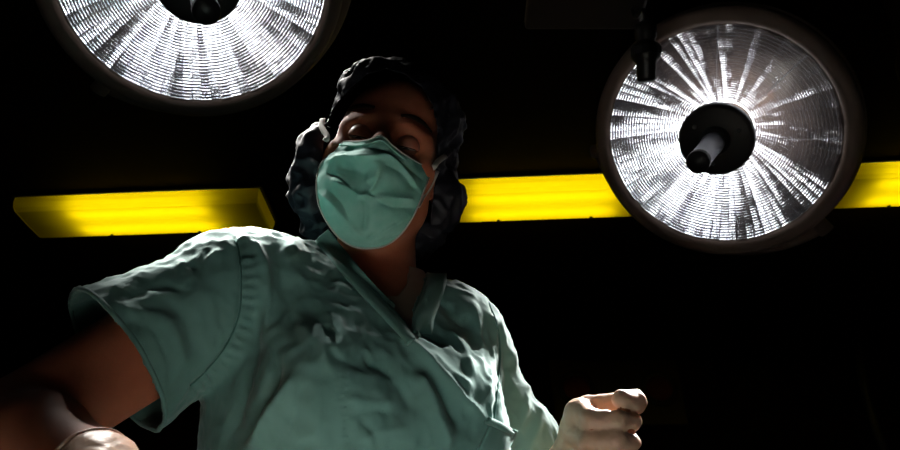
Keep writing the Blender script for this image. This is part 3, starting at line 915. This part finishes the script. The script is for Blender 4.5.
VNECK = [(316, 228), (338, 250), (362, 275), (388, 302), (406, 322), (414, 336), (413, 322), (413, 308), (420, 294), (425, 280), (428, 262), (425, 240), (400, 200), (330, 200)]
aL = unit(HL - AL); aR = unit(HRt - AR)
def scrub_trim(X):
    px, py, d = px_of(X)
    s1 = (X - HL) @ aL
    near = np.linalg.norm(X - HL - np.outer((X - HL) @ aL, aL), axis=1) - .13
    s1 = np.where(near < 0, s1, -.1)
    hr = HRt + aR * .035
    s2 = (X - hr) @ aR
    near = np.linalg.norm(X - hr - np.outer((X - hr) @ aR, aR), axis=1) - .085
    s2 = np.where(near < 0, s2, -.1)
    vn = -poly_sd(px, py, VNECK) * d / FPX
    vn = np.where((X - NB) @ cF < .04, vn, -.1)
    nk = .066 - np.linalg.norm(X - NB - np.outer((X - NB) @ unit(HC - NB), unit(HC - NB)), axis=1)
    nk = np.where(X[:, 2] > NB[2] - .02, nk, -.1)
    bt = .84 - X[:, 2]
    return np.maximum.reduce([s1, s2, vn, nk, bt])
V, Q = trim(V, Q, scrub_trim)
top_tree = bvh(V, Q)
top_o = mk('scrub_top', V, Q, M['scrub'], person, solid=.0022)
top_o['label'] = 'wrinkled teal V-neck scrub top with short sleeves'

def strip(name, centre, widths, m, parent, lift=.0025, thick=.003, n=8, offset_side=0.0, tree=None, seg_across=7, ripple=0.0):
    """cloth band that follows the garment: a line in the frame, widths to either side in px"""
    tree = tree or top_tree
    c_ = smooth_line(centre, n); v = []; f = []
    rows = []
    last = {}
    for i, p in enumerate(c_):
        t = unit(np.array(c_[min(i + 1, len(c_) - 1)]) - np.array(c_[max(i - 1, 0)])); nr = np.array([-t[1], t[0]])
        row = []
        for j in range(seg_across):
            u = j / (seg_across - 1) * 2 - 1
            q = np.array(p) + nr * (widths[0] + (widths[1] - widths[0]) * (u + 1) / 2)
            h = cast(tree, *q)
            if h is None or (j in last and abs(np.dot(h[0] - last[j], cF)) > .02):
                row.append(None); continue
            last[j] = h[0]
            row.append(h[0] + h[1] * (lift * (1 - 0.5 * u ** 4) + ripple * math.sin(i * 1.9)) )
        rows.append(row)
    # fill misses from neighbours by depth of the nearest hit on the same row
    for i, row in enumerate(rows):
        ok = [j for j, x in enumerate(row) if x is not None]
        if not ok: continue
        t = unit(np.array(c_[min(i + 1, len(c_) - 1)]) - np.array(c_[max(i - 1, 0)])); nr = np.array([-t[1], t[0]])
        for j in range(seg_across):
            if row[j] is None:
                k = min(ok, key=lambda a: abs(a - j)); dd = (row[k] - CAM).dot(cF)
                u = j / (seg_across - 1) * 2 - 1
                q = np.array(c_[i]) + nr * (widths[0] + (widths[1] - widths[0]) * (u + 1) / 2)
                row[j] = P(q[0], q[1], dd)
    rows = [r_ for r_ in rows if r_[0] is not None]
    A = np.array(rows); B = A.copy()
    for _ in range(2): B[1:-1] = (A[:-2] + A[1:-1] * 2 + A[2:]) / 4; A = B.copy()
    nR = len(A); v = A.reshape(-1, 3)
    for i in range(nR - 1):
        for j in range(seg_across - 1):
            a = i * seg_across + j; f.append((a, a + 1, a + seg_across + 1, a + seg_across))
    v = np.array(v); fa = np.array(f)
    nn = vnormals(v, fa)
    if (nn @ cF).mean() > 0: fa = fa[:, ::-1]
    return mk(name, v, fa, m, parent, solid=thick)

bd = strip('neck_band', [(316, 229), (338, 256), (362, 284), (388, 311), (409, 334), (414, 341)], (-9, 9), M['scrub_band'], top_o, lift=.004, ripple=.0003)
bd = strip('neck_band', [(437, 266), (436, 284), (430, 301), (424, 317), (422, 334)], (-10, 10), M['scrub_band'], top_o, lift=.003, ripple=.0004)
pk = strip('chest_pocket', [(484, 434), (503, 443), (523, 453)], (-17, 17), M['scrub'], top_o, lift=.004)
strip('pocket_hem', [(484, 420), (503, 429), (524, 440)], (-3.5, 3.5), M['scrub_band'], pk, lift=.0065)

def hem_ring(c, ax, r_, name, parent):
    e1 = unit(np.cross(ax, [0, 0, 1.0])); e2 = np.cross(ax, e1); ring = []
    for k in range(72):
        t = 2 * math.pi * k / 72; dv = math.cos(t) * e1 + math.sin(t) * e2
        h = top_tree.ray_cast(Vector(c - ax * .004), Vector(dv), .16)
        if h[0] is not None: ring.append(np.array(h[0]) + ax * .0025)
    ring.append(ring[0]); m_ = MB().tube(ring, .0024, 8, caps=False)
    return mk(name, m_.v, m_.f, M['scrub'], parent)
hem_ring(HL, aL, .075, 'sleeve_hem', top_o); hem_ring(HRt + aR * .035, aR, .07, 'sleeve_hem', top_o)
for nm, sm in (('armhole_seam', SEAM_L), ('armhole_seam', SEAM_R)):
    pp = [cast(top_tree, *p) for p in sm]; pp = [h[0] + h[1] * .0003 for h in pp if h]
    m_ = MB().tube(pp, .0009, 6); mk(nm, m_.v, m_.f, M['thread'], top_o)

# undershirt: snug round neck, seen inside the V
F = Field(np.arange(-.30, .10, .003), np.arange(.60, .90, .003), np.arange(1.30, 1.58, .003))
g = .005
F.ell(CH, (.150 + g, .100 + g, .20 + g), BR, .05)
F.cone(SL, NB - [0, 0, .03], .048 + g, .050 + g, .04); F.cone(SR, NB - [0, 0, .03], .046 + g, .050 + g, .04)
F.cone(SL, CH, .055 + g, .09 + g, .05); F.cone(SR, CH, .055 + g, .09 + g, .05)
F.cone(NB, H(0, -.045, -.035), .054 + g, .053 + g, .03)
V, Q = F.mesh(); V = relax(V, Q, 2, .5)
px, py, d = px_of(V); N_ = vnormals(V, Q)
V = V + N_ * (.0012 * fnoise(V, 50, 2))[:, None]
UN = [(300, 180), (300, 300), (372, 303), (386, 296), (398, 296), (407, 284), (410, 268), (409, 255), (425, 180)]
nd = unit(HC - NB)
def ut(X):
    px, py, d = px_of(X)
    a = -poly_sd(px, py, UN) * d / FPX
    a = np.where((X - NB) @ cF < .02, a, -.1)
    return np.maximum.reduce([a, (X - NB) @ nd - .045, 1.36 - X[:, 2], np.abs((X - CH) @ BR[:, 0]) - .13])
V, Q = trim(V, Q, ut)
us = mk('undershirt', V, Q, M['under'], person, solid=.0015)
us['label'] = 'pale undershirt collar showing in the V-neck'
ut_tree = bvh(V, Q)

# scrub trousers and clogs
F = Field(np.arange(-.42, .22, .009), np.arange(.52, 1.1, .009), np.arange(.02, 1.06, .009))
F.ell([-0.10, 0.80, 0.93], (.178, .125, .16), BR, .04)
for sx in (-1, 1):
    hip = np.array([-0.10, 0.80, 0.88]) + BR @ np.array([sx * .085, 0, 0])
    knee = hip + BR @ np.array([sx * .015, -.015, -.42]); ank = knee + BR @ np.array([sx * .005, .03, -.40])
    F.chain([hip, knee, ank + [0, 0, -.02]], [.100, .080, .078], .02)
V, Q = F.mesh(); V = relax(V, Q, 2, .5); N_ = vnormals(V, Q)
V = V + N_ * (.006 * fnoise(V * [1, 1, .4], 14, 7))[:, None]
V, Q = trim(V, Q, lambda X: np.maximum(.075 - X[:, 2], X[:, 2] - 1.0))
mk('scrub_trousers', V, Q, M['scrub'], person, solid=.002)
for sx in (-1, 1):
    hip = np.array([-0.10, 0.80, 0.88]) + BR @ np.array([sx * .085, 0, 0])
    knee = hip + BR @ np.array([sx * .015, -.015, -.42]); ank = knee + BR @ np.array([sx * .005, .03, -.40])
    F = Field(np.arange(ank[0] - .2, ank[0] + .2, .006), np.arange(ank[1] - .25, ank[1] + .12, .006), np.arange(-.002, .13, .006))
    F.cone([ank[0], ank[1], .045], list((ank + BR @ np.array([sx * .02, -.15, 0]))[:2]) + [.035], .048, .046, .02)
    V, Q = F.mesh(); V[:, 2] = np.maximum(V[:, 2], 0.0); V = relax(V, Q, 1, .3); V[:, 2] = np.maximum(V[:, 2], 0.0)
    mk('clog', V, Q, M['rubber'], person)

# ------------------------------------------------------------------ cap
F = Field(np.arange(HC[0] - .19, HC[0] + .20, .003), np.arange(HC[1] - .16, HC[1] + .22, .003), np.arange(HC[2] - .22, HC[2] + .20, .003))
F.ell(H(0, .042, -.024), (.080, .104, .104), HR, .02)
F.ell(H(-.020, .105, -.020), (.052, .050, .060), HR, .015)
F.ell(H(0, .060, -.060), (.078, .088, .085), HR, .03)
F.ell(H(-.030, .085, .012), (.050, .040, .055), HR, .02)
F.ell(H(.035, .080, .000), (.050, .040, .055), HR, .02)
F.ell(H(0, -.010, -.090), (.080, .085, .055), HR, .03)
F.ell(P(316, 180, .925), (.030, .045, .055), np.eye(3), .01)
F.ell(P(322, 160, .925), (.026, .045, .038), np.eye(3), .01)
F.ell(P(432, 196, .955), (.040, .045, .052), np.eye(3), .02)
F.ell(P(415, 226, .965), (.036, .040, .045), np.eye(3), .02)
F.ell(P(330, 215, .955), (.036, .040, .045), np.eye(3), .02)
V, Q = F.mesh(); V = relax(V, Q, 2, .5); N_ = vnormals(V, Q)
n1 = fnoise(V, 24, 5.1); n2 = fnoise(V, 55, 2.2); n3 = fnoise(V, 110, 8.0)
V = V + N_ * (.007 * (1 - 2 * np.abs(n1)) - .002 + .0045 * (1 - 2.2 * np.abs(n2)) + .0014 * n3)[:, None]
FACE = [(322, 160), (325, 128), (332, 110), (341, 97), (354, 84), (368, 73), (386, 68), (406, 74), (422, 86), (433, 104), (438, 126), (438, 150), (436, 175), (425, 262), (350, 262), (322, 220)]
def ct(X):
    px, py, d = px_of(X)
    a = -poly_sd(px, py, FACE) * d / FPX
    h = toH(X)
    return np.where(h[:, 2] > -.005, a, -.1)
V, Q = trim(V, Q, ct)
CAPV, CAPQ = V, Q
cap = mk('surgical_cap', V, Q, M['cap'], person, solid=.0015)
cap['label'] = 'dark puffy surgical cap with a small pale print'

# hairline: short strands combed back under the cap edge
rnd = random.Random(5); hb = MB()
for i in range(90):
    t = i / 89
    base = smooth_line([(331, 118), (338, 101), (350, 86), (366, 77), (386, 75), (406, 81), (420, 93), (430, 110)], 12)
    p = np.array(base[int(t * (len(base) - 1))]); q = p + (p - np.array([384, 140])) * rnd.uniform(.10, .2) + np.array([rnd.uniform(-2, 2), rnd.uniform(-2, 2)])
    if p[0] < 372 and p[1] < 96: continue
    a = cast(body_tree, *p); b_ = cast(body_tree, *((p + q) / 2)); c_ = cast(body_tree, *q)
    if a and b_ and c_: hb.tube([a[0] + a[1] * .0002, b_[0] + b_[1] * .0010, c_[0] + c_[1] * .0012], [.0003, .0006, .0006], 4)
hr_ = hb.build('hair', M['hair'], person, world=True)

# ------------------------------------------------------------------ face mask
F = Field(np.arange(HC[0] - .11, HC[0] + .11, .0016), np.arange(HC[1] - .16, HC[1] + .10, .0016), np.arange(HC[2] - .18, HC[2] + .10, .0016))
F.ell(H(0, -.062, .030), (.0765, .081, .066), HR, .02)
F.ell(H(0, -.055, .060), (.050, .055, .048), HR, .03)
F.chain([H(0, .004, .088), H(0, -.020, .104), H(0, -.045, .112)], [.010, .013, .018], .025)
F.ell(H(0, -.098, .045), (.052, .042, .050), HR, .03)
V, Q = F.mesh(); V = relax(V, Q, 3, .5); N_ = vnormals(V, Q)
px, py, d = px_of(V)
MFK = 2.1
MF = [([(324, 163), (342, 158), (372, 156), (392, 158), (420, 190)], 3.0, 2.6),
      ([(330, 178), (350, 188), (362, 196), (372, 188), (380, 168)], 3.5, 2.6),
      ([(362, 196), (366, 210), (364, 232)], 3.0, -2.2),
      ([(360, 196), (392, 198), (414, 199)], 3.5, 2.6),
      ([(366, 190), (390, 206), (414, 208)], 3.5, -2.4),
      ([(326, 172), (340, 178), (356, 192)], 3.0, -2.5),
      ([(318, 192), (334, 204), (348, 222), (360, 236)], 3.5, 1.8),
      ([(328, 190), (342, 206), (350, 226)], 3.5, -2.0),
      ([(374, 236), (392, 226), (414, 212)], 3.0, 2.0),
      ([(366, 240), (380, 232), (400, 220)], 3.0, -1.6),
      ([(348, 238), (370, 244), (400, 234)], 2.0, -1.2),
      ([(366, 182), (376, 172), (378, 160)], 5.0, 2.0),
      ([(384, 164), (402, 172), (416, 190)], 4.0, -2.0),
      ([(336, 166), (352, 170), (368, 178)], 6.0, -2.0),
      ([(326, 152), (350, 149), (376, 147), (400, 160), (424, 180)], 2.2, -1.4)]
D = np.zeros(len(V))
for pts, w, hmm in MF:
    dist, side, tt = line_d(px, py, smooth_line(pts, 5))
    D += np.clip(np.minimum(tt, 1 - tt) * 6 + .2, 0, 1) * hmm * MFK * .001 * np.exp(-(dist / w) ** 1.3)
D += .0016 * fnoise(V, 38, 6.6) + .0007 * fnoise(V, 90, 1.6)
V = V + N_ * D[:, None]
OUT = [(324, 138), (338, 140), (352, 141), (366, 140), (374, 137), (380, 134.5), (386, 138), (394, 146), (408, 156), (420, 163), (431, 169), (430, 176), (424, 192), (417, 210), (408, 226), (398, 238), (386, 246), (372, 249), (356, 248), (342, 241), (330, 228), (321, 212), (317, 199), (316, 180), (320, 160)]
def mt(X):
    px, py, d = px_of(X)
    a = poly_sd(px, py, OUT) * d / FPX
    h = toH(X)
    return np.maximum(a, -.002 - h[:, 2])
V, Q = trim(V, Q, mt)
mask_tree = bvh(V, Q)
mo = mk('face_mask', V, Q, M['mask'], person, solid=.001)
mo['label'] = 'crumpled green pleated surgical mask over nose and mouth'
cx_, cy_ = 372, 192
def edge_tube(name, pts, rad, m, inset=.985, flat=1.0):
    c_ = []; nn = []
    for p in pts:
        for s_ in (inset, .97, .95, .92, .88):
            q = (cx_ + (p[0] - cx_) * s_, cy_ + (p[1] - cy_) * s_)
            h = cast(mask_tree, *q)
            if h: c_.append(h[0] + h[1] * .0004); nn.append(h[1]); break
    c_ = np.array(c_)
    for _ in range(2): c_[1:-1] = (c_[:-2] + 2 * c_[1:-1] + c_[2:]) / 4
    m_ = MB().tube(list(c_), rad, 8, flat=flat, up=nn); return mk(name, m_.v, m_.f, m, mo)
edge_tube('edge_binding', smooth_line(OUT[:11], 5), .0009, M['mask_white'])
edge_tube('edge_binding', smooth_line(OUT[10:] + [OUT[0]], 5), .0011, M['mask_white'])
edge_tube('nose_wire', smooth_line([(340, 145), (354, 146), (370, 144), (381, 140), (392, 149), (406, 160)], 5), .0012, M['mask'], 1.0)
# ear loops and side welds
def ribbon(name, pts, w, m, parent):
    m_ = MB().tube(pts, w, 8, flat=.35, up=[tuple(-cF)] * len(pts)); return mk(name, m_.v, m_.f, m, parent)
cap_tree = bvh(CAPV, CAPQ)
def snug(p):
    best = None
    for t in (body_tree, cap_tree):
        h = t.find_nearest(Vector(p))
        if h[0] is not None and (best is None or h[3] < best[1]): best = (np.array(h[0]), h[3])
    q = best[0]; out = unit(q - HC)
    return (q + out * .001) * .45 + np.array(p) * .55
def on_mask(px, py):
    h = cast(mask_tree, px, py); return h[0] if h else P(px, py, .86)
ribbon('ear_loop', smooth_line([on_mask(325, 141), snug(P(324, 133, .862)), snug(P(323, 124, .885)), snug(P(322, 117, .905))], 5), .0036, M['mask_white'], mo)
ribbon('ear_loop', smooth_line([on_mask(429, 171), snug(P(435, 166, .872)), snug(P(441, 161, .885)), snug(P(448, 155, .905))], 5), .0036, M['mask_white'], mo)
ribbon('ear_loop', smooth_line([on_mask(320, 200), snug(P(316, 190, .885)), snug(P(315, 176, .90)), snug(P(318, 160, .915))], 5), .0024, M['mask_white'], mo)
ribbon('ear_loop', smooth_line([on_mask(418, 207), snug(P(424, 196, .88)), snug(P(430, 186, .89)), snug(P(438, 172, .905))], 5), .0024, M['mask_white'], mo)
